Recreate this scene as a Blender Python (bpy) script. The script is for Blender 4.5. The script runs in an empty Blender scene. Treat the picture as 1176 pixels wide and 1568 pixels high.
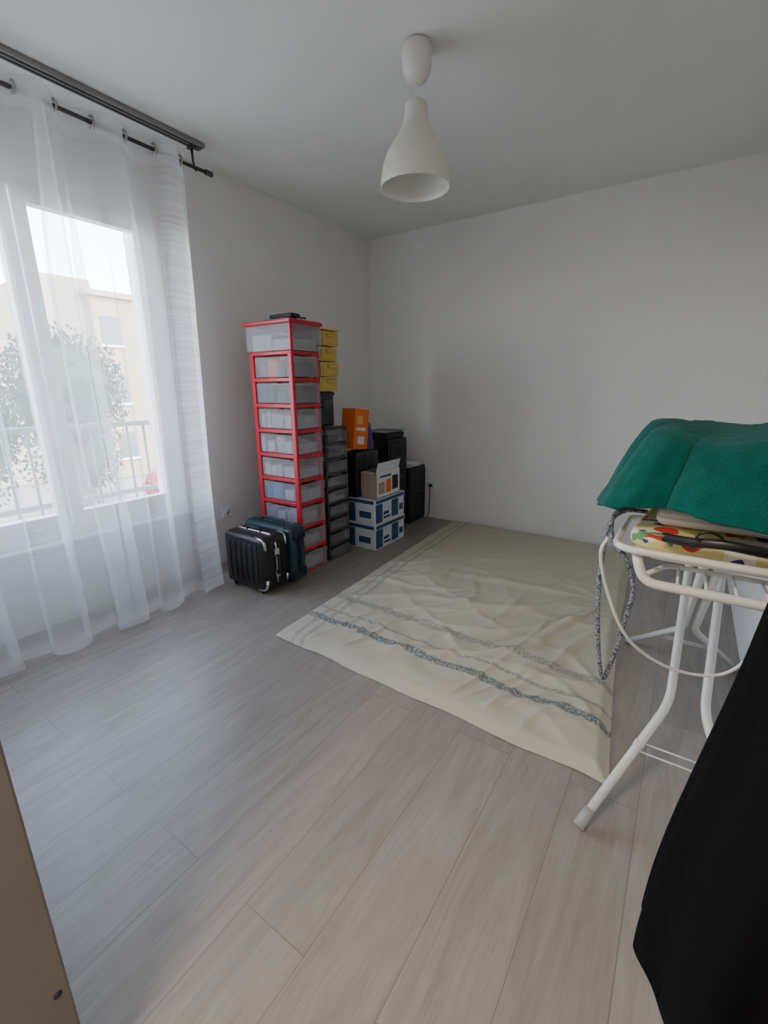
import bpy, bmesh, math, random
from mathutils import Vector, Matrix, noise, Euler
random.seed(7)
scene=bpy.context.scene
# ------------------------------------------------------------ materials
def base(name):
    m=bpy.data.materials.new(name); m.use_nodes=True
    nt=m.node_tree; nt.nodes.clear()
    out=nt.nodes.new('ShaderNodeOutputMaterial'); return m,nt,out
def N(nt,t,**k):
    n=nt.nodes.new(t)
    for a,b in k.items(): setattr(n,a,b)
    return n
def mat(name,col,rough=0.5,metal=0.0,var=0.06,scale=8,bump=0.0,bscale=60,coord='Object',spec=0.5,alpha=None,sheen=0):
    m,nt,out=base(name)
    p=N(nt,'ShaderNodeBsdfPrincipled')
    tc=N(nt,'ShaderNodeTexCoord'); nz=N(nt,'ShaderNodeTexNoise'); nz.inputs['Scale'].default_value=scale
    nz.inputs['Detail'].default_value=4
    nt.links.new(tc.outputs[coord],nz.inputs['Vector'])
    mx=N(nt,'ShaderNodeMix',data_type='RGBA')
    c=Vector(col[:3])
    mx.inputs[6].default_value=(*[max(0,v*(1-var)) for v in c],1)
    mx.inputs[7].default_value=(*[min(1,v*(1+var)) for v in c],1)
    nt.links.new(nz.outputs['Fac'],mx.inputs[0]); nt.links.new(mx.outputs[2],p.inputs['Base Color'])
    p.inputs['Roughness'].default_value=rough; p.inputs['Metallic'].default_value=metal
    p.inputs['Specular IOR Level'].default_value=spec
    if sheen: p.inputs['Sheen Weight'].default_value=sheen
    if bump:
        n2=N(nt,'ShaderNodeTexNoise'); n2.inputs['Scale'].default_value=bscale; n2.inputs['Detail'].default_value=3
        nt.links.new(tc.outputs[coord],n2.inputs['Vector'])
        b=N(nt,'ShaderNodeBump'); b.inputs['Strength'].default_value=bump; b.inputs['Distance'].default_value=0.004
        nt.links.new(n2.outputs['Fac'],b.inputs['Height']); nt.links.new(b.outputs['Normal'],p.inputs['Normal'])
    if alpha is not None: p.inputs['Alpha'].default_value=alpha
    nt.links.new(p.outputs[0],out.inputs[0]); return m

M_wall=mat('plaster_white',(0.85,0.82,0.785),0.85,var=0.02,bump=0.15,bscale=150)
M_ceil=mat('ceiling_paint',(0.83,0.825,0.775),0.9,var=0.02,bump=0.1,bscale=120)
M_white=mat('white_pvc',(0.85,0.85,0.84),0.35,var=0.02)
M_jamb=mat('door_frame_brown',(0.17,0.143,0.124),0.45,var=0.05)
M_dark=mat('dark_metal',(0.09,0.085,0.085),0.4,0.5)
M_track=mat('track_grey',(0.30,0.285,0.27),0.5)
M_nickel=mat('brushed_nickel',(0.42,0.40,0.38),0.3,0.9)
M_lampshade=mat('lamp_opal_plastic',(0.78,0.75,0.66),0.35,var=0.02)
M_red=mat('red_plastic',(0.60,0.015,0.03),0.35)
M_black=mat('black_plastic',(0.013,0.013,0.015),0.35)
M_blackm=mat('black_matte',(0.018,0.018,0.02),0.6)
M_grey=mat('charcoal_plastic',(0.035,0.038,0.042),0.4)
M_yellow=mat('yellow_plastic',(0.72,0.50,0.12),0.45)
M_yellow2=mat('yellow_plastic_dark',(0.62,0.42,0.09),0.5)
M_orange=mat('orange_card',(0.85,0.17,0.02),0.5)
M_purple=mat('purple_pack',(0.10,0.04,0.20),0.5)
M_blue=mat('blue_print',(0.02,0.08,0.20),0.5)
M_card=mat('white_card',(0.70,0.72,0.74),0.6)
M_brown=mat('cardboard',(0.42,0.31,0.23),0.8,bump=0.1)
M_paper=mat('paper',(0.8,0.8,0.8),0.7)
M_teal=mat('teal_shell',(0.008,0.05,0.07),0.4)
M_chrome=mat('chrome',(0.7,0.7,0.72),0.18,1.0)
M_enamel=mat('white_enamel',(0.74,0.72,0.66),0.3,var=0.03)
M_footcap=mat('foot_cap',(0.40,0.39,0.37),0.6)
M_towel=mat('green_terry',(0.0,0.108,0.086),0.95,var=0.25,scale=30,bump=1.0,bscale=260,sheen=0.1,spec=0.1)
M_coat=mat('black_wool',(0.005,0.005,0.006),0.95,var=0.2,bump=0.4,bscale=200,spec=0.1)
M_laundry=mat('laundry_white',(0.72,0.71,0.67),0.9)

def translucent(name,col,tr=0.35,rough=0.35):
    m,nt,out=base(name)
    p=N(nt,'ShaderNodeBsdfPrincipled'); tcn=N(nt,'ShaderNodeTexCoord'); nz=N(nt,'ShaderNodeTexNoise'); nz.inputs['Scale'].default_value=6
    nt.links.new(tcn.outputs['Object'],nz.inputs['Vector'])
    mr=N(nt,'ShaderNodeMapRange'); mr.inputs['To Min'].default_value=tr-0.05; mr.inputs['To Max'].default_value=tr+0.05
    nt.links.new(nz.outputs['Fac'],mr.inputs['Value'])
    p.inputs['Base Color'].default_value=(*col,1); p.inputs['Roughness'].default_value=rough
    t=N(nt,'ShaderNodeBsdfTransparent'); mx=N(nt,'ShaderNodeMixShader')
    nt.links.new(mr.outputs[0],mx.inputs[0]); nt.links.new(p.outputs[0],mx.inputs[1]); nt.links.new(t.outputs[0],mx.inputs[2])
    nt.links.new(mx.outputs[0],out.inputs[0]); return m
M_clear=translucent('frosted_drawer',(0.54,0.53,0.58),0.76)
M_clearg=translucent('smoked_drawer',(0.34,0.36,0.37),0.75)

def floor_mat():
    m,nt,out=base('laminate_planks'); L=nt.links
    g=N(nt,'ShaderNodeNewGeometry'); mp=N(nt,'ShaderNodeMapping'); mp.inputs['Rotation'].default_value=(0,0,math.radians(90))
    L.new(g.outputs['Position'],mp.inputs['Vector'])
    br=N(nt,'ShaderNodeTexBrick'); br.inputs['Scale'].default_value=1.0
    br.inputs['Brick Width'].default_value=1.28; br.inputs['Row Height'].default_value=0.192
    br.inputs['Mortar Size'].default_value=0.0011; br.inputs['Mortar Smooth'].default_value=0.5; br.offset=0.37
    br.inputs['Color1'].default_value=(0,0,0,1); br.inputs['Color2'].default_value=(1,1,1,1); br.inputs['Mortar'].default_value=(0.5,0.5,0.5,1)
    L.new(mp.outputs[0],br.inputs['Vector'])
    add=N(nt,'ShaderNodeVectorMath',operation='MULTIPLY_ADD'); add.inputs[1].default_value=(3.0,7.0,0.0)
    L.new(br.outputs['Color'],add.inputs[0]); L.new(g.outputs['Position'],add.inputs[2])
    mp2=N(nt,'ShaderNodeMapping'); mp2.inputs['Scale'].default_value=(10,1.2,1)
    L.new(add.outputs[0],mp2.inputs['Vector'])
    n1=N(nt,'ShaderNodeTexNoise'); n1.inputs['Scale'].default_value=1.3; n1.inputs['Detail'].default_value=10; n1.inputs['Roughness'].default_value=0.64; n1.inputs['Distortion'].default_value=2.2
    L.new(mp2.outputs[0],n1.inputs['Vector'])
    mp3=N(nt,'ShaderNodeMapping'); mp3.inputs['Scale'].default_value=(150,7,1); L.new(add.outputs[0],mp3.inputs['Vector'])
    n2=N(nt,'ShaderNodeTexNoise'); n2.inputs['Scale'].default_value=1.0; n2.inputs['Detail'].default_value=3; L.new(mp3.outputs[0],n2.inputs['Vector'])
    cr=N(nt,'ShaderNodeValToRGB'); e=cr.color_ramp.elements
    e[0].position=0.27; e[0].color=(0.268,0.228,0.192,1); e[1].position=0.70; e[1].color=(0.368,0.324,0.282,1)
    L.new(n1.outputs['Fac'],cr.inputs['Fac'])
    mx=N(nt,'ShaderNodeMix',data_type='RGBA',blend_type='MULTIPLY'); mx.inputs[0].default_value=1
    mr=N(nt,'ShaderNodeMapRange'); mr.inputs['To Min'].default_value=0.95; mr.inputs['To Max'].default_value=1.05; L.new(br.outputs['Color'],mr.inputs['Value'])
    L.new(cr.outputs[0],mx.inputs[6]); L.new(mr.outputs[0],mx.inputs[7])
    mxa=N(nt,'ShaderNodeMix',data_type='RGBA',blend_type='MULTIPLY'); mxa.inputs[0].default_value=1
    mrb=N(nt,'ShaderNodeMapRange'); mrb.inputs['To Min'].default_value=0.85; mrb.inputs['To Max'].default_value=1.15; L.new(n2.outputs['Fac'],mrb.inputs['Value'])
    L.new(mx.outputs[2],mxa.inputs[6]); L.new(mrb.outputs[0],mxa.inputs[7])
    mx2=N(nt,'ShaderNodeMix',data_type='RGBA'); L.new(br.outputs['Fac'],mx2.inputs[0]); L.new(mxa.outputs[2],mx2.inputs[6]); mx2.inputs[7].default_value=(0.17,0.148,0.128,1)
    p=N(nt,'ShaderNodeBsdfPrincipled'); L.new(mx2.outputs[2],p.inputs['Base Color'])
    p.inputs['Roughness'].default_value=0.38; p.inputs['Specular IOR Level'].default_value=0.6
    b=N(nt,'ShaderNodeBump'); b.inputs['Strength'].default_value=0.12; b.inputs['Distance'].default_value=0.002
    L.new(n2.outputs['Fac'],b.inputs['Height']); L.new(b.outputs[0],p.inputs['Normal'])
    L.new(p.outputs[0],out.inputs[0]); return m
M_floor=floor_mat()

def sheer():
    m,nt,out=base('sheer_voile'); L=nt.links
    uv=N(nt,'ShaderNodeAttribute',attribute_name='opac')
    sl=N(nt,'ShaderNodeAttribute',attribute_name='slub')
    g=N(nt,'ShaderNodeNewGeometry')
    w=N(nt,'ShaderNodeTexNoise'); w.inputs['Scale'].default_value=1
    mp=N(nt,'ShaderNodeMapping'); mp.inputs['Scale'].default_value=(1,1.5,90); L.new(g.outputs['Position'],mp.inputs['Vector']); L.new(mp.outputs[0],w.inputs['Vector'])
    mr=N(nt,'ShaderNodeMapRange'); mr.inputs['From Min'].default_value=0.35; mr.inputs['From Max'].default_value=0.65
    mr.inputs['To Min'].default_value=-0.05; mr.inputs['To Max'].default_value=0.05; L.new(w.outputs['Fac'],mr.inputs['Value'])
    mu=N(nt,'ShaderNodeMath',operation='MULTIPLY'); L.new(mr.outputs[0],mu.inputs[0]); L.new(sl.outputs['Fac'],mu.inputs[1])
    ad=N(nt,'ShaderNodeMath',operation='ADD',use_clamp=True); L.new(uv.outputs['Fac'],ad.inputs[0]); L.new(mu.outputs[0],ad.inputs[1])
    d=N(nt,'ShaderNodeBsdfDiffuse'); d.inputs[0].default_value=(0.92,0.925,0.94,1)
    t=N(nt,'ShaderNodeBsdfTranslucent'); t.inputs[0].default_value=(0.94,0.95,0.97,1)
    m1=N(nt,'ShaderNodeMixShader'); m1.inputs[0].default_value=0.60; L.new(d.outputs[0],m1.inputs[1]); L.new(t.outputs[0],m1.inputs[2])
    tr=N(nt,'ShaderNodeBsdfTransparent'); m2=N(nt,'ShaderNodeMixShader')
    L.new(ad.outputs[0],m2.inputs[0]); L.new(tr.outputs[0],m2.inputs[1]); L.new(m1.outputs[0],m2.inputs[2])
    L.new(m2.outputs[0],out.inputs[0]); return m
M_sheer=sheer()
def glass():
    m,nt,out=base('window_glass'); L=nt.links
    tr=N(nt,'ShaderNodeBsdfTransparent'); gl=N(nt,'ShaderNodeBsdfGlossy'); gl.inputs['Roughness'].default_value=0.03
    mx=N(nt,'ShaderNodeMixShader'); mx.inputs[0].default_value=0.06
    L.new(tr.outputs[0],mx.inputs[1]); L.new(gl.outputs[0],mx.inputs[2]); L.new(mx.outputs[0],out.inputs[0]); return m
M_glass=glass()

def floral():
    m,nt,out=base('floral_cover'); L=nt.links
    g=N(nt,'ShaderNodeNewGeometry')
    def blob(scale,thr,seed):
        mp=N(nt,'ShaderNodeMapping'); mp.inputs['Location'].default_value=(seed,seed*1.7,seed*.3); L.new(g.outputs['Position'],mp.inputs[0])
        v=N(nt,'ShaderNodeTexNoise'); v.inputs['Scale'].default_value=scale; v.inputs['Detail'].default_value=1; L.new(mp.outputs[0],v.inputs[0])
        c=N(nt,'ShaderNodeMath',operation='GREATER_THAN'); c.inputs[1].default_value=thr; L.new(v.outputs['Fac'],c.inputs[0]); return c
    cur=None; prev=(0.68,0.58,0.24,1)
    for sc,th,sd,col in [(22,0.60,0,(0.70,0.67,0.56,1)),(17,0.61,5,(0.55,0.03,0.02,1)),(24,0.65,9,(0.10,0.30,0.10,1)),(20,0.64,13,(0.03,0.04,0.22,1))]:
        b=blob(sc,th,sd); mx=N(nt,'ShaderNodeMix',data_type='RGBA'); L.new(b.outputs[0],mx.inputs[0])
        if cur is None: mx.inputs[6].default_value=prev
        else: L.new(cur,mx.inputs[6])
        mx.inputs[7].default_value=col; cur=mx.outputs[2]
    p=N(nt,'ShaderNodeBsdfPrincipled'); p.inputs['Roughness'].default_value=0.85; L.new(cur,p.inputs['Base Color']); L.new(p.outputs[0],out.inputs[0]); return m
M_floral=floral()

def cloth():
    m,nt,out=base('cream_embroidered_cotton'); L=nt.links
    g=N(nt,'ShaderNodeNewGeometry')
    at=N(nt,'ShaderNodeAttribute',attribute_name='flat'); s=N(nt,'ShaderNodeSeparateXYZ'); L.new(at.outputs['Vector'],s.inputs[0])
    def band(outp,c,w):
        a=N(nt,'ShaderNodeMath',operation='SUBTRACT'); a.inputs[1].default_value=c; L.new(outp,a.inputs[0])
        b=N(nt,'ShaderNodeMath',operation='ABSOLUTE'); L.new(a.outputs[0],b.inputs[0])
        d=N(nt,'ShaderNodeMapRange'); d.inputs['From Min'].default_value=w; d.inputs['From Max'].default_value=w*0.6; L.new(b.outputs[0],d.inputs['Value']); return d.outputs[0]
    def mxm(a,b,op='MAXIMUM'):
        q=N(nt,'ShaderNodeMath',operation=op)
        for i,z in enumerate((a,b)):
            if isinstance(z,float): q.inputs[i].default_value=z
            else: L.new(z,q.inputs[i])
        return q.outputs[0]
    X,Y=s.outputs['X'],s.outputs['Y']
    strong=band(Y,0.235,0.027)
    mid=mxm(band(Y,0.330,0.012),band(Y,0.49,0.030))
    side=mxm(band(X,0.12,0.015),band(X,0.18,0.015))
    mid=mxm(mxm(mid,0.6,'MULTIPLY'),mxm(side,0.5,'MULTIPLY'))
    allb=mxm(strong,mid)
    v=N(nt,'ShaderNodeTexNoise'); v.inputs['Scale'].default_value=85; v.inputs['Detail'].default_value=3; L.new(at.outputs['Vector'],v.inputs[0])
    th=N(nt,'ShaderNodeMapRange'); th.inputs['From Min'].default_value=0.36; th.inputs['From Max'].default_value=0.52; L.new(v.outputs['Fac'],th.inputs['Value'])
    fac=mxm(allb,th.outputs[0],'MULTIPLY'); fac=mxm(fac,0.85,'MULTIPLY')
    nz=N(nt,'ShaderNodeTexNoise'); nz.inputs['Scale'].default_value=3; nz.inputs['Detail'].default_value=5; L.new(g.outputs['Position'],nz.inputs[0])
    c=N(nt,'ShaderNodeMix',data_type='RGBA'); c.inputs[6].default_value=(0.52,0.475,0.365,1); c.inputs[7].default_value=(0.60,0.55,0.43,1); L.new(nz.outputs['Fac'],c.inputs[0])
    mx=N(nt,'ShaderNodeMix',data_type='RGBA'); L.new(fac,mx.inputs[0]); L.new(c.outputs[2],mx.inputs[6]); mx.inputs[7].default_value=(0.12,0.165,0.19,1)
    p=N(nt,'ShaderNodeBsdfPrincipled'); p.inputs['Roughness'].default_value=0.9; p.inputs['Specular IOR Level'].default_value=0.2; L.new(mx.outputs[2],p.inputs['Base Color'])
    w=N(nt,'ShaderNodeTexNoise'); w.inputs['Scale'].default_value=400; L.new(g.outputs['Position'],w.inputs[0])
    b=N(nt,'ShaderNodeBump'); b.inputs['Strength'].default_value=0.3; b.inputs['Distance'].default_value=0.002; L.new(w.outputs['Fac'],b.inputs['Height']); L.new(b.outputs[0],p.inputs['Normal'])
    L.new(p.outputs[0],out.inputs[0]); return m
M_cloth=cloth()
def braided():
    m,nt,out=base('braided_cord'); L=nt.links
    g=N(nt,'ShaderNodeNewGeometry'); w=N(nt,'ShaderNodeTexVoronoi'); w.inputs['Scale'].default_value=420
    L.new(g.outputs['Position'],w.inputs[0]); cr=N(nt,'ShaderNodeValToRGB'); cr.color_ramp.interpolation='CONSTANT'; cr.color_ramp.elements[1].position=0.5
    cr.color_ramp.elements[0].color=(0.06,0.07,0.10,1); cr.color_ramp.elements[1].color=(0.30,0.32,0.37,1)
    s=N(nt,'ShaderNodeSeparateColor'); L.new(w.outputs['Color'],s.inputs[0])
    L.new(s.outputs[0],cr.inputs[0]); p=N(nt,'ShaderNodeBsdfPrincipled'); p.inputs['Roughness'].default_value=0.8
    L.new(cr.outputs[0],p.inputs['Base Color']); L.new(p.outputs[0],out.inputs[0]); return m
M_braid=braided()

# ------------------------------------------------------------ builder
class B:
    def __init__(s,name): s.name=name; s.bm=bmesh.new(); s.mats=[]
    def mi(s,m):
        if m not in s.mats: s.mats.append(m)
        return s.mats.index(m)
    def raw(s,vs,fs,m,smooth=False):
        k=s.mi(m); bv=[s.bm.verts.new(v) for v in vs]
        for f in fs:
            try:
                nf=s.bm.faces.new([bv[i] for i in f]); nf.material_index=k; nf.smooth=smooth
            except ValueError: pass
        return bv
    def box(s,x0,x1,y0,y1,z0,z1,m,bev=0.0,seg=2,rot=None,smooth=False,edges=None):
        t=bmesh.new(); bmesh.ops.create_cube(t,size=1.0)
        c=Vector(((x0+x1)/2,(y0+y1)/2,(z0+z1)/2))
        bmesh.ops.scale(t,vec=(x1-x0,y1-y0,z1-z0),verts=t.verts)
        if bev>0: bmesh.ops.bevel(t,geom=list(t.edges),offset=bev,segments=seg,affect='EDGES',profile=0.5)
        R=Euler(rot).to_matrix() if rot else Matrix.Identity(3)
        t.verts.index_update()
        s.raw([R@v.co+c for v in t.verts],[[v.index for v in f.verts] for f in t.faces],m,smooth); t.free()
    def tube(s,pts,r,m,seg=10,closed=False,flat=1.0):
        pts=[Vector(p) for p in pts]; n=len(pts); vs=[];fs=[]
        T=[]
        for i in range(n):
            a=pts[(i-1)%n] if (closed or i>0) else pts[i]; b=pts[(i+1)%n] if (closed or i<n-1) else pts[i]
            T.append((b-a).normalized())
        ref=Vector((0,0,1)) if abs(T[0].z)<0.9 else Vector((1,0,0))
        u=T[0].cross(ref).normalized()
        for i in range(n):
            u=(u-T[i]*u.dot(T[i])).normalized(); w=T[i].cross(u)
            rr=r[i] if isinstance(r,(list,tuple)) else r
            for j in range(seg):
                a=2*math.pi*j/seg; vs.append(pts[i]+u*math.cos(a)*rr+w*math.sin(a)*rr*flat)
        for i in range(n if closed else n-1):
            k=(i+1)%n
            for j in range(seg):
                l=(j+1)%seg; fs.append((i*seg+j,i*seg+l,k*seg+l,k*seg+j))
        if not closed:
            fs.append(tuple(range(seg))[::-1]); fs.append(tuple((n-1)*seg+j for j in range(seg)))
        s.raw(vs,fs,m,True)
    def lathe(s,prof,c,m,seg=40,close=False):
        vs=[];fs=[];n=len(prof)
        for r,z in prof:
            for j in range(seg):
                a=2*math.pi*j/seg; vs.append((c[0]+r*math.cos(a),c[1]+r*math.sin(a),c[2]+z))
        for i in range(n-1):
            for j in range(seg):
                l=(j+1)%seg; fs.append((i*seg+j,i*seg+l,(i+1)*seg+l,(i+1)*seg+j))
        if close: fs.append(tuple(range(seg))[::-1]); fs.append(tuple((n-1)*seg+j for j in range(seg)))
        s.raw(vs,fs,m,True)
    def ring(s,c,R,r,m,axis='Y',seg=24):
        pts=[]
        for i in range(seg):
            a=2*math.pi*i/seg; p=(math.cos(a)*R,math.sin(a)*R)
            pts.append(Vector(c)+(Vector((p[0],0,p[1])) if axis=='Y' else Vector((0,p[0],p[1])) if axis=='X' else Vector((p[0],p[1],0))))
        s.tube(pts,r,m,8,True)
    def grid(s,fn,nu,nv,m,closeu=False,smooth=True):
        vs=[];fs=[]
        for j in range(nv+1):
            for i in range(nu if closeu else nu+1): vs.append(fn(i/nu,j/nv))
        W=nu if closeu else nu+1
        for j in range(nv):
            for i in range(nu):
                a=j*W+i; b=j*W+(i+1)%W; fs.append((a,b,b+W,a+W))
        s.raw(vs,fs,m,smooth)
    def prism(s,outline,z0,z1,m,bev=0,smooth=False):
        t=bmesh.new(); vv=[t.verts.new((x,y,z0)) for x,y in outline]; f=t.faces.new(vv)
        r=bmesh.ops.extrude_face_region(t,geom=[f]); bmesh.ops.translate(t,vec=(0,0,z1-z0),verts=[v for v in r['geom'] if isinstance(v,bmesh.types.BMVert)])
        if bev: bmesh.ops.bevel(t,geom=[e for e in t.edges if abs(e.verts[0].co.z-e.verts[1].co.z)<1e-6],offset=bev,segments=3,affect='EDGES',profile=0.5)
        bmesh.ops.recalc_face_normals(t,faces=t.faces); t.verts.index_update()
        s.raw([v.co.copy() for v in t.verts],[[v.index for v in f.verts] for f in t.faces],m,smooth); t.free()
    def done(s,keep=False,recalc=True):
        if recalc: bmesh.ops.recalc_face_normals(s.bm,faces=s.bm.faces)
        me=bpy.data.meshes.new(s.name); 
        if not keep:
            xs=[v.co for v in s.bm.verts]
            c=Vector(((min(v.x for v in xs)+max(v.x for v in xs))/2,(min(v.y for v in xs)+max(v.y for v in xs))/2,min(v.z for v in xs)))
            bmesh.ops.translate(s.bm,vec=-c,verts=s.bm.verts)
        else: c=Vector((0,0,0))
        s.bm.to_mesh(me); s.bm.free()
        for m in s.mats: me.materials.append(m)
        o=bpy.data.objects.new(s.name,me); o.location=c; scene.collection.objects.link(o); return o
def smoothpath(pts,n=8):
    P=[Vector(p) for p in pts]; P=[2*P[0]-P[1]]+P+[2*P[-1]-P[-2]]; out=[]
    for i in range(1,len(P)-2):
        for k in range(n):
            t=k/n; a,b,c,d=P[i-1:i+3]
            out.append(0.5*((2*b)+(-a+c)*t+(2*a-5*b+4*c-d)*t*t+(-a+3*b-3*c+d)*t**3))
    out.append(P[-2]); return out
def fillet(pts,r=0.04,n=6):
    P=[Vector(p) for p in pts]; out=[P[0]]
    for i in range(1,len(P)-1):
        a=(P[i-1]-P[i]); b=(P[i+1]-P[i]); q=min(r,a.length*.45,b.length*.45); s=P[i]+a.normalized()*q; e=P[i]+b.normalized()*q
        for k in range(n+1):
            t=k/n; out.append((1-t)**2*s+2*t*(1-t)*P[i]+t*t*e)
    out.append(P[-1]); return out
def ss(a,b,x):
    t=max(0,min(1,(x-a)/(b-a))); return t*t*(3-2*t)

# ------------------------------------------------------------ room
RX,RY,H=3.0,3.72,2.5
def simple(name,boxes,m):
    b=B(name)
    for q in boxes: b.box(*q,m)
    return b.done()
simple('floor',[(-0.0,RX+0.3,-1.3,RY,-0.1,0.0)],M_floor)
simple('ceiling',[(-0.3,RX+0.3,-1.3,RY+0.1,H,H+0.12)],M_ceil)
simple('wall_back',[(-0.3,RX+0.1,RY,RY+0.12,-0.1,H)],M_wall)
simple('wall_right',[(RX,RX+0.12,0.12,RY,-0.1,H)],M_wall)
WY0,WY1,WZ0,WZ1=0.25,1.63,0.45,2.17
simple('wall_left',[(-0.3,0,0.0,WY0,-0.1,H),(-0.3,0,WY1,RY,-0.1,H),(-0.3,0,WY0,WY1,-0.1,WZ0),(-0.3,0,WY0,WY1,WZ1,H)],M_wall)
simple('wall_front',[(0,1.91,0.02,0.12,0,H),(2.89,RX+0.12,0.02,0.12,0,H),(1.91,2.89,0.02,0.12,2.08,H)],M_wall)
simple('wall_hall',[(1.0,RX+0.3,-1.3,-1.2,0,H),(1.0,1.1,-1.2,0.02,0,H),(RX+0.2,RX+0.3,-1.2,0.02,0,H)],M_wall)
b=B('door_frame')
b.box(1.91,1.95,-0.03,0.125,0,2.08,M_jamb,0.004); b.box(2.85,2.89,-0.03,0.125,0,2.08,M_jamb,0.004); b.box(1.91,2.89,-0.03,0.125,2.04,2.08,M_jamb,0.004)
b.tube([(1.949,0.108,0.29),(1.952,0.108,0.29)],0.006,M_blackm,10)
b.done()

# ------------------------------------------------------------ window
b=B('window_1'); X0,X1=-0.09,-0.03
fr=0.045
b.box(X0,X1,WY0,WY0+fr,WZ0,WZ1,M_white,0.004); b.box(X0,X1,WY1-fr,WY1,WZ0,WZ1,M_white,0.004)
b.box(X0,X1,WY0+fr,WY1-fr,WZ0,WZ0+0.06,M_white,0.004); b.box(X0,X1,WY0+fr,WY1-fr,WZ1-0.06,WZ1,M_white,0.004)
ym=0.99
for (a,c) in ((WY0+fr,ym-0.01),(ym+0.0,WY1-fr)):
    sx0,sx1=X0+0.012,X1+0.012; w=0.055; z0,z1=WZ0+0.06,WZ1-0.06
    b.box(sx0,sx1,a,a+w,z0,z1,M_white,0.005); b.box(sx0,sx1,c-w,c,z0,z1,M_white,0.005)
    b.box(sx0,sx1,a+w,c-w,z0,z0+0.07,M_white,0.005); b.box(sx0,sx1,a+w,c-w,z1-0.07,z1,M_white,0.005)
    b.box(-0.062,-0.058,a+w,c-w,z0+0.07,z1-0.07,M_glass)
b.box(-0.02,0.0,ym-0.015,ym+0.015,1.15,1.2,M_white,0.004); b.box(0.0,0.015,ym-0.01,ym+0.01,1.07,1.19,M_white,0.004)
b.done()
b=B('window_sill'); b.box(-0.03,0.03,WY0-0.03,WY1+0.03,WZ0-0.02,WZ0-0.001,M_white,0.004); b.done()
b=B('balcony_railing')
for z in (1.0,0.56): b.box(-0.42,-0.39,WY0-0.2,WY1+0.2,z-0.02,z+0.01,M_track)
y=WY0-0.15
while y<WY1+0.2: b.tube([(-0.405,y,0.5),(-0.405,y,1.0)],0.008,M_track,8); y+=0.11
for y in (WY0-0.19,WY1+0.19): b.box(-0.42,-0.29,y-0.01,y+0.01,0.55,0.58,M_track); b.box(-0.42,-0.29,y-0.01,y+0.01,0.96,0.99,M_track)
b.done()

# ------------------------------------------------------------ curtain track, rod, curtains
b=B('curtain_track')
b.box(0.17,0.235,0.13,1.86,H-0.022,H-0.001,M_track,0.003); b.box(0.185,0.195,0.13,1.85,H-0.026,H-0.018,M_dark); b.box(0.212,0.222,0.13,1.85,H-0.026,H-0.018,M_dark)
b.done()
RXc=0.22; RZ=2.37
b=B('curtain_rod')
b.tube([(RXc,0.14,RZ),(RXc,1.86,RZ)],0.009,M_dark,12); b.tube([(RXc,1.86,RZ),(RXc,1.90,RZ)],0.014,M_dark,12)
for yy in (1.80,0.5):
    b.tube(fillet([(RXc-0.02,yy,H-0.032),(RXc-0.02,yy,RZ+0.03),(RXc,yy,RZ-0.012)],0.02),0.006,M_dark,8); b.box(RXc-0.045,RXc+0.005,yy-0.015,yy+0.015,H-0.036,H-0.028,M_dark,0.002)
b.done()
P=0.29; Yr=0.98
def curtain(name,ya,yb,yab,ybb,ph,xoff,seed,rings,slubby):
    bm=bmesh.new(); nu,nv=300,60
    lay=bm.verts.layers.float.new('opac'); lay2=bm.verts.layers.float.new('slub'); vs=[]
    for j in range(nv+1):
        v=j/nv; z=RZ+0.045-(RZ+0.045-0.012)*v
        row=[]
        for i in range(nu+1):
            u=i/nu; yt=ya+(yb-ya)*u; ybt=yab+(ybb-yab)*u
            y=yt+(ybt-yt)*v
            a=2*math.pi*(yt-Yr)/P+ph
            w=math.sin(a)
            amp=0.05*(1-0.2*ss(0,.5,v))
            x=RXc+xoff+amp*w+v*v*0.085+v*0.035*noise.noise(Vector((yt*3.1,v*1.2,seed)))+0.02*v*math.sin(a*2.3+seed+v*2)
            ef=ss(0,0.06,1-u)
            y+=ef*(0.03*v*noise.noise(Vector((yt*5,v*2,seed+5)))-0.040*math.sin(2*a)*ss(0.02,0.3,v))
            zz=z+ (0.012*noise.noise(Vector((yt*4,seed,0))) if j==nv else 0)
            vv=bm.verts.new((x,y,zz)); o=0.28+0.06*noise.noise(Vector((yt*9,seed,2)))+0.10*ss(0.80,0.90,v)
            if v<0.045: o=0.60
            if v>0.97: o=0.5
            if u<0.012 or u>0.988: o=0.6
            if slubby: o=o+0.24*ss(0.74,0.80,u)
            vv[lay]=o; vv[lay2]=(0.15+1.5*ss(0.72,0.80,u)) if slubby else 0.15; row.append(vv)
        vs.append(row)
    for j in range(nv):
        for i in range(nu):
            f=bm.faces.new((vs[j][i],vs[j][i+1],vs[j+1][i+1],vs[j+1][i])); f.smooth=True
    me=bpy.data.meshes.new('fabric'); bm.to_mesh(me); bm.free(); me.materials.append(M_sheer)
    f=bpy.data.objects.new('fabric',me); scene.collection.objects.link(f)
    e=bpy.data.objects.new(name,None); scene.collection.objects.link(e); f.parent=e
    g=B('eyelets')
    for y in rings: g.ring((RXc,y,RZ),0.024,0.0055,M_nickel,'Y')
    go=g.done(); go.parent=e
curtain('sheer_curtain',1.02,1.75,1.00,1.65,0,0.0,1.3,[1.125,1.27,1.415,1.56,1.70],True)
curtain('sheer_curtain',0.14,1.06,0.14,1.05,0,0.012,4.1,[0.255,0.4,0.545,0.69,0.835,0.98],False)

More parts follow.
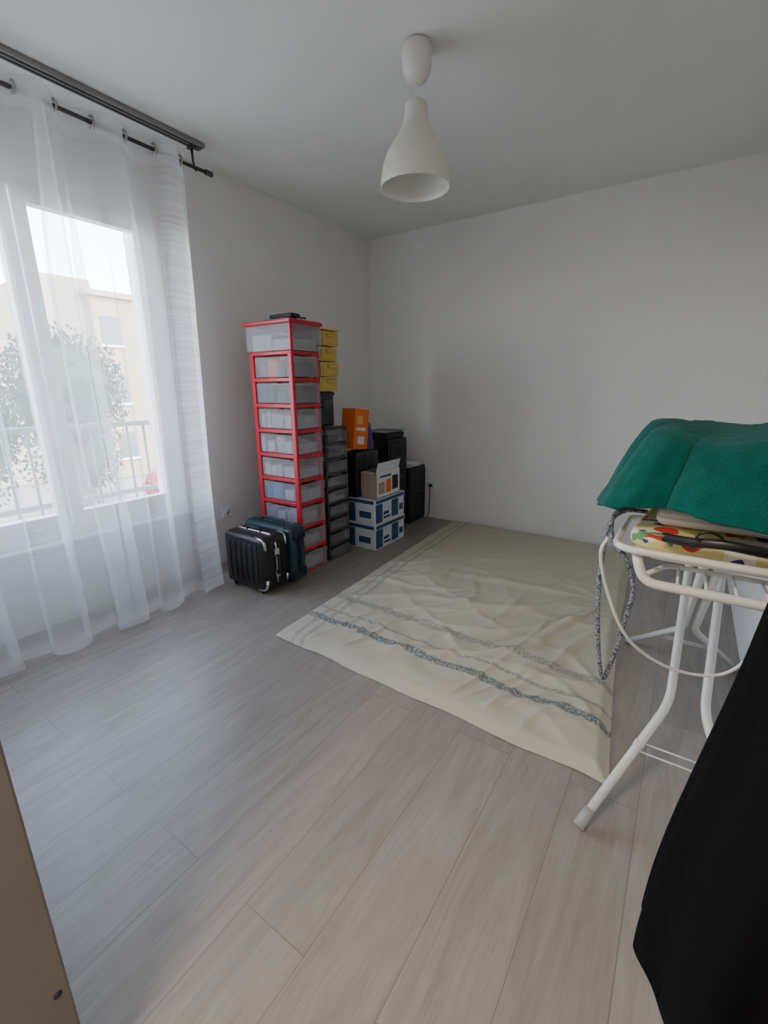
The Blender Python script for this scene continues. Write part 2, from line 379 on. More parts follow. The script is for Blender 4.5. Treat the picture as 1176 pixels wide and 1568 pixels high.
# ------------------------------------------------------------ pendant lamp
LX,LY=1.556,1.875
b=B('pendant_lamp')
b.lathe([(0.0,0),(0.052,0),(0.058,-0.004),(0.060,-0.03),(0.055,-0.085),(0.042,-0.112),(0.014,-0.122),(0,-0.122)],(LX,LY,H-0.001),M_lampshade)
b.tube([(LX,LY,2.385),(LX,LY,2.30)],0.003,M_white,8)
out=[(0.0,2.312),(0.036,2.312),(0.044,2.304),(0.047,2.27),(0.050,2.245),(0.060,2.22),(0.078,2.185),(0.100,2.15),(0.120,2.115),(0.132,2.08),(0.138,2.05),(0.143,2.01),(0.145,1.985)]
out=[(r,2.312-(2.312-z)*0.91) for r,z in out]
inn=[(max(0,r-0.004),z-0.003) for r,z in out[::-1]]; inn[0]=(0.141,out[-1][1])
b.lathe([(r,z) for r,z in out+inn],(LX,LY,0),M_lampshade,56)
b.lathe([(0.0,2.29),(0.02,2.29),(0.02,2.22),(0.028,2.20),(0.03,2.16),(0.02,2.135),(0.0,2.13)],(LX,LY,0),M_white,20)
b.done()

# ------------------------------------------------------------ red drawer tower
conts=[mat('stuff_%d'%i,c,0.7,var=0.4,scale=25) for i,c in enumerate([(0.14,0.15,0.18),(0.5,0.48,0.46),(0.9,0.2,0.06),(0.04,0.06,0.12),(0.35,0.25,0.17),(0.55,0.53,0.60),(0.05,0.05,0.06),(0.10,0.25,0.45)])]
def tower(name,x0,x1,y0,y1,n,hh,frame,drawer,z0=0.0,post=0.028,fill=conts,th=0.012,levels=None):
    b=B(name)
    for (px,py) in ((x0,y0),(x1-post,y0),(x0,y1-post),(x1-post,y1-post)):
        b.box(px,px+post,py,py+post*0.6,z0,z0+n*hh,frame,0.006)
    for i in range(n+1):
        z=z0+i*hh; b.box(x0+0.002,x1-0.002,y0+0.002,y1-0.002,max(z-th,z0),min(z+th,z0+n*hh+0.01),frame,0.004)
    for i in range(n):
        z=z0+i*hh
        a0,a1,c0,c1,d0,d1=x0+0.012,x1+0.006,y0+0.010,y1-0.010,z+th+0.004,z+hh-th-0.010
        b.box(a0,a1-0.004,c0,c0+0.002,d0,d1,drawer); b.box(a0,a1-0.004,c1-0.002,c1,d0,d1,drawer)
        b.box(a1-0.004,a1,c0+0.006,c1-0.006,d0,d1,drawer,0.0015)
        b.box(a1,a1+0.012,c0+0.008,c1-0.008,d1-0.012,d1-0.002,drawer,0.003)
        b.box(a1,a1+0.008,(c0+c1)/2-0.04,(c0+c1)/2+0.04,d1-0.035,d1-0.014,drawer,0.003)
        pal=levels[i] if levels else range(len(fill))
        xx=a0+0.012
        while xx<a1-0.05:
            w=random.uniform(0.05,0.12); w=min(w,a1-0.012-xx); hgt=(d1-d0)*random.uniform(0.45,0.95)
            ys=random.uniform(0.0,0.025)
            b.box(xx,xx+w-0.006,c0+0.005+ys,c1-0.012-random.uniform(0,0.05),d0-0.002,d0+hgt,fill[random.choice(list(pal))],0.01); xx+=w
    return b
tx0,tx1,ty0,ty1=0.25,0.625,2.034,2.285
lv=[(1,5),(1,5,0),(5,1,0),(7,5,1),(5,),(5,1),(5,1,5),(3,0,6,3),(2,4,0,2)]
b=tower('red_drawer_tower',tx0,tx1,ty0,ty1,9,0.158,M_red,M_clear,post=0.036,levels=lv)
zt=9*0.158+0.012
b.box(tx0-0.005,tx1+0.01,ty0-0.008,ty0-0.004,zt,zt+0.15,M_clear,0.001); b.box(tx0-0.005,tx1+0.01,ty1+0.004,ty1+0.008,zt,zt+0.15,M_clear,0.001)
b.box(tx1+0.006,tx1+0.01,ty0-0.004,ty1+0.004,zt,zt+0.15,M_clear,0.001)
b.box(tx0+0.02,tx0+0.20,ty0+0.015,ty1-0.015,zt,zt+0.10,conts[5],0.01); b.box(tx0+0.205,tx1-0.01,ty0+0.015,ty1-0.015,zt,zt+0.07,conts[1],0.01)
b.box(tx1-0.005,tx1+0.012,ty0-0.012,ty0+0.008,zt-0.002,zt+0.15,M_red,0.003)
b.box(tx0-0.02,tx1+0.022,ty0-0.022,ty1+0.015,zt+0.15,zt+0.172,M_red,0.006)
b.box(tx0-0.005,tx1+0.008,ty0-0.008,ty1+0.002,zt+0.172,zt+0.177,M_clear,0.001)
b.done()
b=B('folded_umbrella_pouch')
b.box(0.33,0.53,2.10,2.22,zt+0.178,zt+0.195,M_grey,0.006); b.box(0.36,0.56,2.12,2.20,zt+0.195,zt+0.222,M_blackm,0.011,3)
b.tube(smoothpath([(0.56,2.16,zt+0.205),(0.60,2.14,zt+0.19),(0.63,2.17,zt+0.186)]),0.005,M_blackm,8); b.done()

b=tower('grey_drawer_tower',0.25,0.625,2.31,2.55,9,0.105,M_grey,M_clearg,post=0.02,th=0.008,levels=[(0,6,1)]*9); b.done()
b=B('black_storage_box')
b.box(0.30,0.585,2.32,2.46,0.962,1.19,M_black,0.012); b.box(0.585,0.592,2.34,2.44,1.08,1.14,M_grey,0.003); b.box(0.295,0.59,2.315,2.465,1.165,1.185,M_blackm,0.006); b.done()
b=B('yellow_drawer_stack')
for i in range(4):
    z=1.192+i*0.096; dx=0.012*(i%2); b.box(0.30,0.60+dx,2.312,2.49,z,z+0.09,M_yellow,0.008); b.box(0.60+dx,0.606+dx,2.325,2.478,z+0.01,z+0.078,M_yellow2,0.003); b.box(0.606+dx,0.618+dx,2.365,2.44,z+0.055,z+0.07,M_yellow2,0.003)
b.box(0.292,0.615,2.306,2.496,1.575,1.588,M_yellow,0.005)
b.done()

# ------------------------------------------------------------ paper boxes
def ream(x0,x1,y0,y1,z0,z1):
    b=B('paper_ream_box'); b.box(x0,x1,y0,y1,z0,z1,M_card,0.003)
    e=0.0015; L=y1-y0
    b.box(x0-0.003,x1+0.003,y0-0.003,y1+0.003,z1-0.035,z1+0.001,M_card,0.002)
    b.box(x1+0.003,x1+0.0042,y0+0.01,y1-0.01,z1-0.032,z1-0.006,M_blue); b.box(x0+0.01,x1-0.01,y0-0.0042,y0-0.003,z1-0.032,z1-0.006,M_blue)
    b.box(x1,x1+e,y0+0.01,y0+L*0.24,z0+0.01,z1-0.04,M_blue); b.box(x1,x1+e,y0+L*.55,y0+L*0.78,z0+0.02,z1-0.04,M_blue)
    b.box(x1,x1+e,y0+L*.28,y0+L*0.5,z0+0.03,z0+0.045,M_blackm); b.box(x1,x1+e,y0+L*.28,y0+L*0.45,z0+0.06,z0+0.085,M_blue); b.box(x1,x1+e,y0+L*.82,y0+L*0.95,z0+0.05,z0+0.10,M_blue)
    b.box(x0+0.02,x0+0.10,y0-e,y0,z0+0.01,z1-0.04,M_blue); b.box(x0+0.14,x0+0.25,y0-e,y0,z0+0.05,z0+0.10,M_blue)
    return b.done()
ream(0.49,0.785,2.655,3.075,0.001,0.200); ream(0.495,0.78,2.66,3.08,0.2015,0.398)
b=B('black_file_box'); b.box(0.47,0.615,2.66,2.95,0.401,0.745,M_black,0.006)
for k in range(3): b.box(0.615,0.618,2.67+k*0.095,2.755+k*0.095,0.41,0.735,M_grey,0.001); b.tube([(0.618,2.712+k*.095,0.47),(0.621,2.712+k*.095,0.47)],0.014,M_dark,12)
b.done()
b=B('cardboard_carton'); x0,x1,y0,y1,z0,z1=0.632,0.775,2.69,3.02,0.401,0.60
b.box(x0,x0+0.004,y0,y1,z0,z1,M_brown); b.box(x1-0.004,x1,y0,y1,z0,z1,M_card); b.box(x0,x1,y0,y0+0.004,z0,z1,M_brown); b.box(x0,x1,y1-0.004,y1,z0,z1,M_brown); b.box(x0,x1,y0,y1,z0,z0+0.004,M_brown)
b.box(x1-0.002,x1+0.002,y0+0.01,y1-0.01,z1-0.005,z1+0.075,M_card,rot=(0,0.25,0)); b.box(x0+0.02,x1-0.01,y0-0.03,y0+0.0,z1-0.004,z1,M_brown,rot=(0.5,0,0))
b.box(x1,x1+0.0015,y0+0.03,y0+0.11,z0+0.03,z0+0.12,M_brown); b.box(x1,x1+0.0015,y0+0.13,y0+0.20,z0+0.03,z0+0.13,M_orange); b.box(x1,x1+0.0015,y0+0.22,y0+0.30,z0+0.04,z0+0.15,M_blackm); b.box(x1,x1+0.0015,y0+0.05,y0+0.2,z0+0.155,z0+0.17,M_purple)
for k in range(4): b.box(x0+0.012,x1-0.012,y0+0.02+k*0.07,y0+0.07+k*0.07,z0+0.006,z1-0.02+0.03*(k%2),conts[(1,0,4,5)[k]],0.006)
b.done()
b=B('orange_product_box'); b.box(0.475,0.60,2.665,2.84,0.762,1.06,M_orange,0.004,rot=(math.radians(-7),0,0))
b.box(0.600,0.602,2.70,2.77,0.95,1.01,M_yellow,rot=(math.radians(-7),0,0)); b.box(0.600,0.602,2.69,2.80,0.90,0.925,M_card,rot=(math.radians(-7),0,0)); b.box(0.600,0.602,2.70,2.78,0.80,0.86,M_card,rot=(math.radians(-7),0,0)); b.done()
b=B('purple_bag')
def pb(u,v):
    a=2*math.pi*u; r=1-0.45*v**2; w=0.055*r*(1+.08*math.sin(3*a+v*4)); return Vector((0.54+w*math.cos(a),2.90+0.045*r*math.sin(a),0.747+0.2*v))
b.grid(pb,24,10,M_purple,True); b.box(0.50,0.58,2.885,2.915,0.745,0.75,M_purple); b.done()
def cabinet(name,x0,x1,y0,y1,h,n):
    b=B(name); b.box(x0,x1,y0,y1,0.001,h,M_black,0.008)
    for k in range(n):
        z=0.03+k*(h-0.05)/n; zz=z+(h-0.05)/n-0.012
        b.box(x1,x1+0.010,y0+0.012,y1-0.012,z,zz,M_blackm,0.004); b.box(x1+0.010,x1+0.02,(y0+y1)/2-0.05,(y0+y1)/2+0.05,zz-0.05,zz-0.035,M_grey,0.003)
    return b.done()
cabinet('black_filing_cabinet',0.30,0.62,3.10,3.38,0.80,3)
cabinet('black_filing_cabinet',0.27,0.635,3.40,3.70,0.515,2)
b=B('black_printer'); b.box(0.28,0.60,3.11,3.37,0.801,0.85,M_blackm,0.012,3); b.box(0.60,0.61,3.15,3.33,0.812,0.825,M_grey,0.002); b.done()
b=B('paper_sheets')
for k in range(5): b.box(0.33+0.01*k,0.58+0.01*k,3.14+0.012*k,3.33+0.01*k,0.8505+k*0.0025,0.8525+k*0.0025,M_paper if k%2 else M_grey,rot=(0,0,0.1*(k-2)))
b.done()
b=B('paper_sheets')
for k in range(5): b.box(0.36+0.01*k,0.62+0.008*k,3.44+0.005*k,3.64+0.005*k,0.5165+k*0.006,0.519+k*0.006,M_paper,rot=(0,0,0.08*(k-2)))
b.done()

# ------------------------------------------------------------ suitcases
def suitcase(name,x0,x1,y0,y1,h,shell,trim):
    b=B(name); z0=0.022
    b.box(x0,x1,y0,y1,z0,h,shell,0.035,5,smooth=True)
    ym=(y0+y1)/2
    pr=[(x0-0.002,ym,z0+0.05),(x0-0.002,ym,h-0.05),(x0+0.04,ym,h+0.002),(x1-0.04,ym,h+0.002),(x1+0.002,ym,h-0.05),(x1+0.002,ym,z0+0.05),(x1-0.04,ym,z0-0.002),(x0+0.04,ym,z0-0.002)]
    b.tube(fillet(pr+[pr[0]],0.02),0.007,trim,8)
    n=6
    for k in range(n):
        x=x0+0.06+(x1-x0-0.12)*k/(n-1); b.box(x-0.009,x+0.009,y0-0.005,y0+0.004,z0+0.05,h-0.05,shell,0.004,2,smooth=True)
    for dy in (-0.055,0.055):
        if y1-y0>0.15: b.box(x1-0.003,x1+0.004,ym+dy-0.012,ym+dy+0.012,z0+0.05,h-0.05,shell,0.003)
    for z in (z0+0.10,h-0.10): b.box(x1,x1+0.012,ym-0.018,ym+0.018,z-0.022,z+0.022,trim,0.003)
    b.tube(fillet([(x1,ym,h*0.5-0.06),(x1+0.022,ym,h*0.5-0.055),(x1+0.022,ym,h*0.5+0.055),(x1,ym,h*0.5+0.06)],0.015),0.008,shell,8)
    b.tube(fillet([(x0+0.12,ym,h),(x0+0.13,ym,h+0.025),(x1-0.13,ym,h+0.025),(x1-0.12,ym,h)],0.015),0.009,shell,8,flat=.8)
    for zc,sg in ((h,-1),(z0,1)):
        for yc,sy in ((y0,1),(y1,-1)):
            b.tube(fillet([(x1+0.001,yc+sy*0.022,zc+sg*0.075),(x1-0.007,yc+sy*0.016,zc+sg*0.014),(x1-0.075,yc+sy*0.016,zc+sg*0.004)],0.03),0.010,trim,8)
    for x in (x0+0.06,x1-0.06):
        for y in (y0+0.03,y1-0.03): b.tube([(x,y-0.01,0.016),(x,y+0.01,0.016)],0.015,M_blackm,12)
    return b.done()
suitcase('black_suitcase',0.32,0.685,1.65,1.85,0.362,M_black,M_chrome)
suitcase('teal_suitcase',0.26,0.71,1.862,1.988,0.375,M_teal,M_blackm)

# ------------------------------------------------------------ wall sockets
def socket(name,p,ax):
    b=B(name)
    x,y,z=p
    if ax=='Y': b.box(x-0.04,x+0.04,y-0.01,y,z-0.04,z+0.04,M_white,0.004); b.tube([(x,y-0.0105,z),(x,y-0.009,z)],0.022,M_white,20)
    else: b.box(x,x+0.01,y-0.04,y+0.04,z-0.04,z+0.04,M_white,0.004); b.tube([(x+0.009,y,z),(x+0.0105,y,z)],0.022,M_card,20)
    return b
b=socket('wall_socket',(0.70,RY,0.32),'Y'); b.box(0.685,0.715,RY-0.045,RY-0.0105,0.305,0.335,M_black,0.006)
b.tube(smoothpath([(0.70,RY-0.04,0.31),(0.70,RY-0.045,0.2),(0.69,RY-0.03,0.05),(0.66,RY-0.012,0.01)]),0.004,M_black,8); b.done()
b=socket('wall_socket',(0,1.93,0.37),'X'); b.done()

# ------------------------------------------------------------ bedspread on floor mattress
b=B('bedspread')
bx0,bx1,by0,by1=1.03,2.60,1.35,3.69
bm=b.bm; fl=bm.verts.layers.float_vector.new('flat'); k=b.mi(M_cloth)
nu,nv=200,280; rows=[]
def fold(x,y):
    q=Vector((x,y,0)); w=noise.noise(q*1.7)*0.45
    h=0
    for (ax,ay,f,s,am) in ((0.8,0.6,3.0,1.0,0.014),(0.35,0.94,2.6,7.0,0.014),(0.95,-0.3,2.6,13.0,0.009),(0.6,0.8,4.5,21.0,0.008)):
        t=(x*ax+y*ay); o=(-x*ay+y*ax)
        n=noise.noise(Vector((t*0.7+s,o*f*1.5+w*2.2,s)))
        h+=am*max(0,1-abs(n)*6.0)**1.3*(0.25+1.1*max(0,0.5+noise.noise(Vector((x*1.3+s,y*1.3,s+3)))))
    dx,dy=x-2.45,y-2.65; r=math.hypot(dx,dy); th=math.atan2(dy,dx)
    h+=0.018*max(0,math.sin(th*12+1.5*noise.noise(Vector((r*2,th,3)))))**4*ss(1.5,0.5,r)*ss(0.05,0.3,r)*(1 if dy<0.1 else 0.2)
    h*=0.15+1.0*ss(3.2,2.2,y)
    h+=0.003*noise.noise(q*9)
    return h
for j in range(nv+1):
    row=[]
    for i in range(nu+1):
        u,v=i/nu,j/nv; X=u*(bx1-bx0); Y=v*(by1-by0)
        xl=1.055+(0.93-1.055)*v; xr=2.605-0.145*(1-(1-v)**2)
        y0e=1.375+(1.325-1.375)*u
        x=xl+(xr-xl)*u; y=y0e+(by1-y0e)*v
        x+=0.012*noise.noise(Vector((v*6,u*2,1))) ; y+=0.012*noise.noise(Vector((u*7,v*2,4)))
        d=min(u*1.5,(1-u)*1.5,v*2.3,(1-v)*2.3)
        z=0.002+0.028*ss(0,0.045,d)+fold(x,y)*ss(0,0.12,d)+0.006*abs(noise.noise(Vector((x*8,y*8,2))))*ss(0.06,0.0,d)
        vv=bm.verts.new((x,y,max(z,0.002))); vv[fl]=(X,Y,0); row.append(vv)
    rows.append(row)
for j in range(nv):
    for i in range(nu):
        f=bm.faces.new((rows[j][i],rows[j][i+1],rows[j+1][i+1],rows[j+1][i])); f.smooth=True; f.material_index=k
b.done()

# ------------------------------------------------------------ ironing board
b=B('ironing_board')
cx=2.765
def outline(yn,yf,hw,r,off=0):
    o=[]; hw+=off; yn-=off; yf+=off
    n=8
    for k in range(n+1):
        a=math.pi+ (math.pi/2)*k/n; o.append((cx-hw+r+r*math.cos(a),yn+r+r*math.sin(a)))
    for k in range(n+1):
        a=1.5*math.pi+(math.pi/2)*k/n; o.append((cx+hw-r+r*math.cos(a),yn+r+r*math.sin(a)))
    for k in range(17):
        a=math.pi*k/16; o.append((cx+math.cos(a)*(hw*0.55),yf-0.25+0.25*math.sin(a)+0))
    return o
b.prism(outline(0.985,2.28,0.185,0.06),0.893,0.928,M_floral,0.012,True)
b.prism(outline(1.0,2.26,0.17,0.05),0.878,0.892,M_enamel,0.003)
b.tube(fillet([(cx-0.16,1.30,0.883),(cx-0.205,1.25,0.895),(cx-0.205,0.952,0.905),(cx+0.19,0.952,0.905),(cx+0.19,1.25,0.895),(cx+0.16,1.30,0.883)],0.055,8),0.0075,M_enamel,10)
b.tube(fillet([(cx-0.165,1.12,0.88),(cx-0.165,0.965,0.895),(cx-0.145,0.950,0.845),(cx+0.145,0.950,0.845),(cx+0.165,0.965,0.895),(cx+0.165,1.12,0.88)],0.035,8),0.0095,M_enamel,10)
b.tube(fillet([(cx-0.14,0.957,0.862),(cx-0.11,1.06,0.85),(cx+0.11,1.06,0.85),(cx+0.14,0.957,0.862)],0.03),0.005,M_enamel,8)
for k in range(5):
    x=cx-0.09+0.045*k; b.tube([(x,0.953,0.853),(x,1.06,0.85)],0.0028,M_enamel,6)
for sg in (-1,1):
    b.tube(fillet([(cx+sg*0.208,1.13,0.018),(cx+sg*0.043,1.425,0.295),(cx+sg*0.045,1.69,0.56),(cx+sg*0.045,2.00,0.88)],0.05),0.0125,M_enamel,12)
    b.tube([(cx+sg*0.212,1.122,0.012),(cx+sg*0.190,1.162,0.049)],0.016,M_footcap,12)
    b.tube([(cx+sg*0.105,1.314,0.190),(cx+sg*0.098,1.326,0.203)],0.0145,M_enamel,12)
    b.tube(fillet([(cx+sg*0.21,2.27,0.018),(cx+sg*0.018,1.97,0.295),(cx+sg*0.018,1.36,0.88)],0.05),0.0125,M_enamel,12)
    b.tube([(cx+sg*0.214,2.276,0.012),(cx+sg*0.192,2.242,0.045)],0.016,M_footcap,12)
for dz in (0,0.018):
    b.tube([(cx-0.108+dz*.6,1.308+dz,0.183+dz),(cx+0.108-dz*.6,1.308+dz,0.183+dz)],0.0028,M_enamel,6)
    b.tube([(cx-0.10,2.09+dz,0.18-dz),(cx+0.10,2.09+dz,0.18-dz)],0.0028,M_enamel,6)
b.tube([(cx-0.06,1.69,0.56),(cx+0.06,1.69,0.56)],0.008,M_footcap,10)
b.tube([(cx-0.09,1.36,0.872),(cx+0.09,1.36,0.872)],0.009,M_enamel,10); b.tube([(cx-0.09,2.0,0.872),(cx+0.09,2.0,0.872)],0.009,M_enamel,10)
b.done()
b=B('braided_cord')
b.tube(smoothpath([(2.60,1.12,0.945),(2.56,1.08,0.95),(2.537,1.05,0.92),(2.533,1.04,0.80),(2.545,1.04,0.66),(2.566,1.04,0.555),(2.580,1.045,0.60),(2.593,1.05,0.70),(2.600,1.06,0.78),(2.580,1.07,0.84),(2.543,1.09,0.88),(2.538,1.13,0.93),(2.58,1.18,0.945)],10),0.0048,M_braid,8)
b.done()
b=B('white_power_cord')
b.tube(smoothpath([(2.545,0.98,0.915),(2.537,0.97,0.88),(2.555,0.985,0.80),(2.60,1.00,0.70),(2.66,1.05,0.63),(2.737,1.09,0.60),(2.80,1.11,0.62),(2.84,1.12,0.70),(2.84,1.09,0.80),(2.83,1.03,0.83)],10),0.0035,M_enamel,8)
b.done()
b=B('folded_laundry')
for k in range(4): b.box(2.62+0.006*k,2.91-0.006*k,1.06+0.008*k,1.48-0.01*k,0.932+k*0.038,0.968+k*0.038,M_laundry if k%2==0 else M_card,0.018,4,smooth=True)
b.done()
# towel draped over the laundry
b=B('green_towel')
TC=(2.745,1.30)
def tw(u,v):
    a=2*math.pi*u; c,s_=math.cos(a),math.sin(a)
    e=0.60
    dx=math.copysign(abs(c)**e,c); dy=math.copysign(abs(s_)**e,s_)
    cor=(abs(dx)*abs(dy))**2
    ph=a*5+0.9*math.sin(a*2+0.5)+0.8*noise.noise(Vector((c*2,s_*2,7)))
    fl_=(abs(math.sin(ph))**0.7-0.62)
    def top(r):
        x,y=TC[0]+dx*0.165*r,TC[1]+dy*0.215*r
        return x,y,1.128+0.030*noise.noise(Vector((x*6,y*4,1)))-0.022*r**3+0.013*fl_*r**2
    if v<0.45:
        x,y,z=top(v/0.45)
    else:
        q=(v-0.45)/0.55
        x1,y1,z1=top(1.0)
        hem=0.968+0.020*math.sin(3*a+1.3)-0.022*cor*(1 if (c<0) else 0.3)+0.012*noise.noise(Vector((c*4,s_*4,2)))
        x=TC[0]+dx*(0.165+0.064*q**0.9); y=TC[1]+dy*(0.215+0.100*q**0.8)
        z=z1+(hem-z1)*(q**1.12)
        f=q**0.7*(0.054*fl_+0.016*noise.noise(Vector((c*7,s_*7,q*2))))
        x+=c*f*0.8+c*0.060*cor*q*(1 if c<0 else 0); y+=s_*f+s_*0.015*cor*q
    z+=0.003*noise.noise(Vector((x*45,y*45,z*45)))
    return Vector((min(x,2.988),y,max(z,0.942)))
b.grid(tw,320,90,M_towel,True)
o=b.done(); md=o.modifiers.new('thick','SOLIDIFY'); md.thickness=0.007; md.offset=1
b=B('clothes_hanger')
b.tube(smoothpath([(2.64,0.97,0.936),(2.68,0.955,0.938),(2.735,0.944,0.945),(2.80,0.948,0.940),(2.90,0.965,0.936)],8),0.007,M_black,10,flat=1.3)
b.tube(smoothpath([(2.735,0.944,0.948),(2.720,0.937,0.963),(2.700,0.934,0.966),(2.690,0.934,0.956),(2.696,0.934,0.948)],6),0.0025,M_black,8)
b.done()

# ------------------------------------------------------------ black coat hanging by the door
b=B('hanging_black_coat')
def coat(u,v):
    a=2*math.pi*u; z=1.72-(1.72-0.315)*v
    rx=0.035+0.06*ss(0,0.14,v)+0.012*ss(.3,.6,v)+0.032*ss(0.5,1.0,v); ry=0.06+0.06*ss(0,0.12,v)+0.03*v
    pl=(0.003+0.016*v)*math.sin(a*8+1.6*noise.noise(Vector((math.cos(a),math.sin(a),v*1.2)))*2)
    cxx=2.985-rx
    x=cxx+(rx+pl*0.6)*math.cos(a); y=0.69+(ry+pl)*math.sin(a)
    z+=(0.012*math.sin(a*3)+0.01*math.sin(a*8)) if v>0.98 else 0
    return Vector((min(x,2.99),y,z))
b.grid(coat,200,60,M_coat,True)
b.box(2.955,2.998,0.685,0.715,1.70,1.76,M_nickel,0.004); b.tube(smoothpath([(2.99,0.70,1.75),(2.95,0.70,1.74),(2.925,0.70,1.755),(2.92,0.70,1.78)]),0.005,M_nickel,8)
for t in range(14):
    a=random.uniform(2.6,4.6)
    x=2.85+0.128*math.cos(a); y=0.69+0.14*math.sin(a); b.tube([(x,y,0.34),(x+random.uniform(-.004,.004),y,0.298+random.uniform(0,0.012))],0.0012,M_coat,5)
b.done()

# ------------------------------------------------------------ outdoors
M_ground=mat('pale_ground',(0.26,0.24,0.21),0.9,var=0.15,scale=0.5)
M_fac=mat('cream_render',(0.34,0.255,0.155),0.9,var=0.05,scale=1)
M_fac2=mat('pale_render',(0.36,0.30,0.22),0.9,var=0.05,scale=1)
M_leaf=mat('leaves',(0.016,0.036,0.012),0.7,var=0.5,scale=3)
M_leafr=mat('flowers_red',(0.4,0.04,0.03),0.7,var=0.4,scale=3)
M_bark=mat('bark',(0.06,0.045,0.035),0.9)
M_pane=mat('dark_pane',(0.07,0.08,0.09),0.2)
b=B('ground_outside'); b.box(-70,-0.31,-40,60,-3.2,-3.0,M_ground); b.done()
b=B('apartment_building')
b.box(-30,-20,10.6,34,-3.0,5.2,M_fac,0.05); b.box(-30,-20.5,9.0,11.0,-3.0,5.9,M_fac2,0.05); b.box(-30.2,-19.8,10.4,34.2,5.2,5.45,M_fac2,0.03); b.box(-30,-22,-10,9.0,-3.0,3.2,M_fac2,0.05)
for r in range(3):
    for c in (0,6,8):
        y=10.9+c*2.4; z=-2.0+r*2.6
        b.box(-20.02,-19.96,y,y+0.8,z,z+1.2,M_pane); b.box(-20.0,-19.9,y-0.1,y+0.9,z-0.12,z-0.02,M_white)
    for c in range(6): b.box(-22.02,-21.96,-8+c*2.7,-6.9+c*2.7,-2.0+r*1.9,-1.0+r*1.9,M_pane)
b.done()
def tree(name,x,y,zc,R,n,m,trunk=True):
    b=B(name)
    if trunk:
        b.tube(smoothpath([(x,y,-3),(x+.1,y+.05,-1),(x-.05,y,zc)]),0.13,M_bark,8)
        for k in range(5):
            a=k*1.3; b.tube([(x,y,zc-R*.6),(x+math.cos(a)*R*.6,y+math.sin(a)*R*.6,zc+R*.3)],0.04,M_bark,6)
    def core(u,v):
        d=Vector((math.cos(2*math.pi*u)*math.sin(math.pi*v),math.sin(2*math.pi*u)*math.sin(math.pi*v),math.cos(math.pi*v)))
        d*=R*0.66*(1+0.5*noise.noise(d*2+Vector((x,y,3)))); d.z*=1.15; return Vector((x,y,zc))+d
    b.grid(core,24,14,m,True)
    vs=[];fs=[]
    for i in range(n):
        d=Vector((random.gauss(0,1),random.gauss(0,1),random.gauss(0,1))).normalized()*R*random.uniform(0.5,1.0)
        d*=1+0.35*noise.noise(d*1.3+Vector((x,y,0))); d.z*=1.15
        c=Vector((x,y,zc))+d; s=0.065*random.uniform(.6,1.3)
        e=Euler((random.uniform(0,6),random.uniform(0,6),random.uniform(0,6))).to_matrix(); q=len(vs)
        vs+= [c+e@Vector((-s,0,0)),c+e@Vector((0,-s*.5,0)),c+e@Vector((s,0,0)),c+e@Vector((0,s*.5,0))]; fs.append((q,q+1,q+2,q+3))
    b.raw(vs,fs,m); return b.done(recalc=False)
tree('garden_tree',-10,5.0,1.2,1.25,7500,M_leaf); tree('garden_tree',-9,2.6,0.4,1.2,5000,M_leaf); tree('garden_tree',-14,6.6,-0.9,1.3,3500,M_leaf)
for (x,y) in ((-8,3.3),(-8.3,4.9),(-9,6.5),(-7.5,1.8)):
    tree('garden_shrub',x,y,-2.3,0.6,1600,M_leaf,False)
tree('flowering_shrub',-11.6,7.9,-1.9,0.5,900,M_leafr,False); tree('flowering_shrub',-11.6,9.4,-1.9,0.5,900,M_leafr,False)

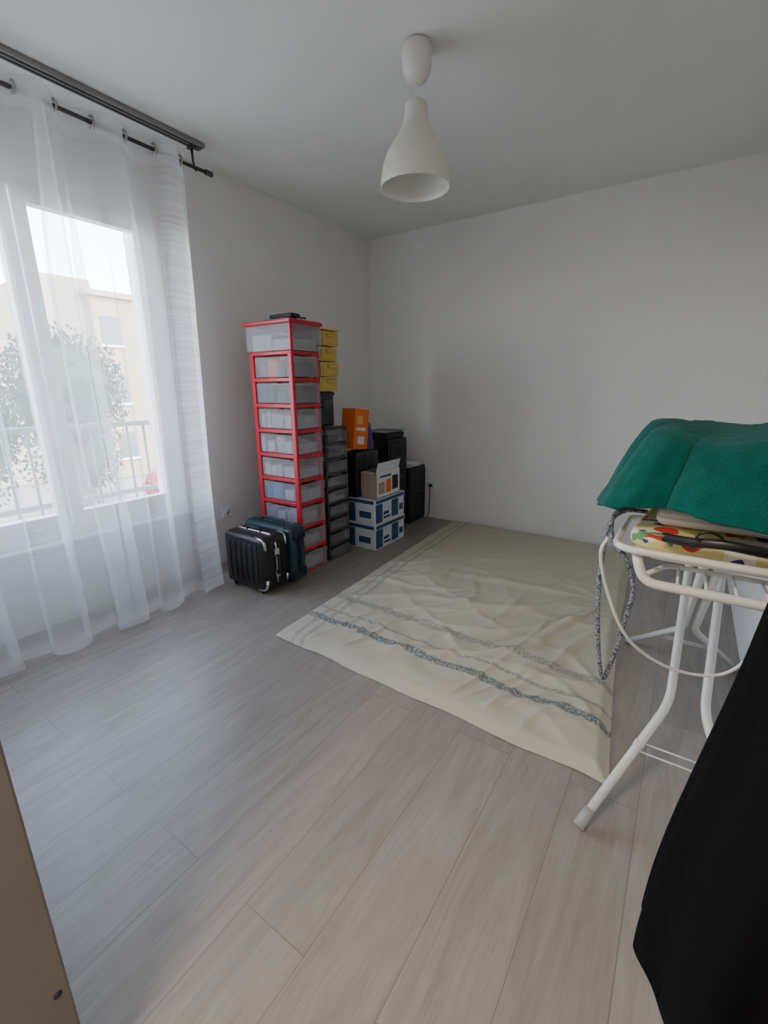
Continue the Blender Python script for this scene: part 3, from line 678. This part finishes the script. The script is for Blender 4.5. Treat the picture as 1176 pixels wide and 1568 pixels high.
# ------------------------------------------------------------ light
w=bpy.data.worlds.new('World'); scene.world=w; w.use_nodes=True; nt=w.node_tree; nt.nodes.clear()
sk=N(nt,'ShaderNodeTexSky'); sk.sky_type='NISHITA'; sk.sun_disc=False; sk.sun_elevation=math.radians(45); sk.sun_rotation=math.radians(90); sk.dust_density=0.4
hs=N(nt,'ShaderNodeHueSaturation'); hs.inputs['Saturation'].default_value=0.70
bg=N(nt,'ShaderNodeBackground'); bg.inputs[1].default_value=1.0; ow=N(nt,'ShaderNodeOutputWorld')
nt.links.new(sk.outputs[0],hs.inputs['Color']); nt.links.new(hs.outputs[0],bg.inputs[0]); nt.links.new(bg.outputs[0],ow.inputs[0])
sl=bpy.data.lights.new('sun','SUN'); sl.energy=3.0; sl.angle=0.01; sl.color=(1,0.93,0.82); so=bpy.data.objects.new('sun',sl); scene.collection.objects.link(so)
so.rotation_euler=Vector((-0.72,0.35,-0.75)).to_track_quat('-Z','Y').to_euler()
pl=bpy.data.lights.new('window_portal','AREA'); pl.shape='RECTANGLE'; pl.size=WY1-WY0; pl.size_y=WZ1-WZ0; pl.cycles.is_portal=True
po=bpy.data.objects.new('window_portal',pl); scene.collection.objects.link(po); po.location=(-0.12,(WY0+WY1)/2,(WZ0+WZ1)/2)
po.rotation_euler=Vector((1,0,0)).to_track_quat('-Z','Y').to_euler()
hl=bpy.data.lights.new('hall_fill_light','AREA'); hl.shape='DISK'; hl.size=0.4; hl.energy=8; hl.color=(1,0.86,0.70)  # added fill light in the unseen hallway, brightens the room from behind the camera
ho=bpy.data.objects.new('hall_fill_light',hl); scene.collection.objects.link(ho); ho.location=(2.2,-0.6,2.47)

# ------------------------------------------------------------ camera
cd=bpy.data.cameras.new('camera'); cam=bpy.data.objects.new('camera',cd); scene.collection.objects.link(cam)
cd.sensor_fit='HORIZONTAL'; cd.sensor_width=36; cd.lens=21.0; cd.clip_start=0.02; cd.clip_end=300
cam.location=(2.65,0.0,1.213)
cam.rotation_euler=(Matrix.Rotation(math.radians(33.9),3,'Z')@Matrix.Rotation(math.radians(74.5),3,'X')@Matrix.Rotation(math.radians(-0.3),3,'Z')).to_euler()
scene.camera=cam
scene.view_settings.view_transform='AgX'; scene.view_settings.look='None'; scene.view_settings.exposure=2.05
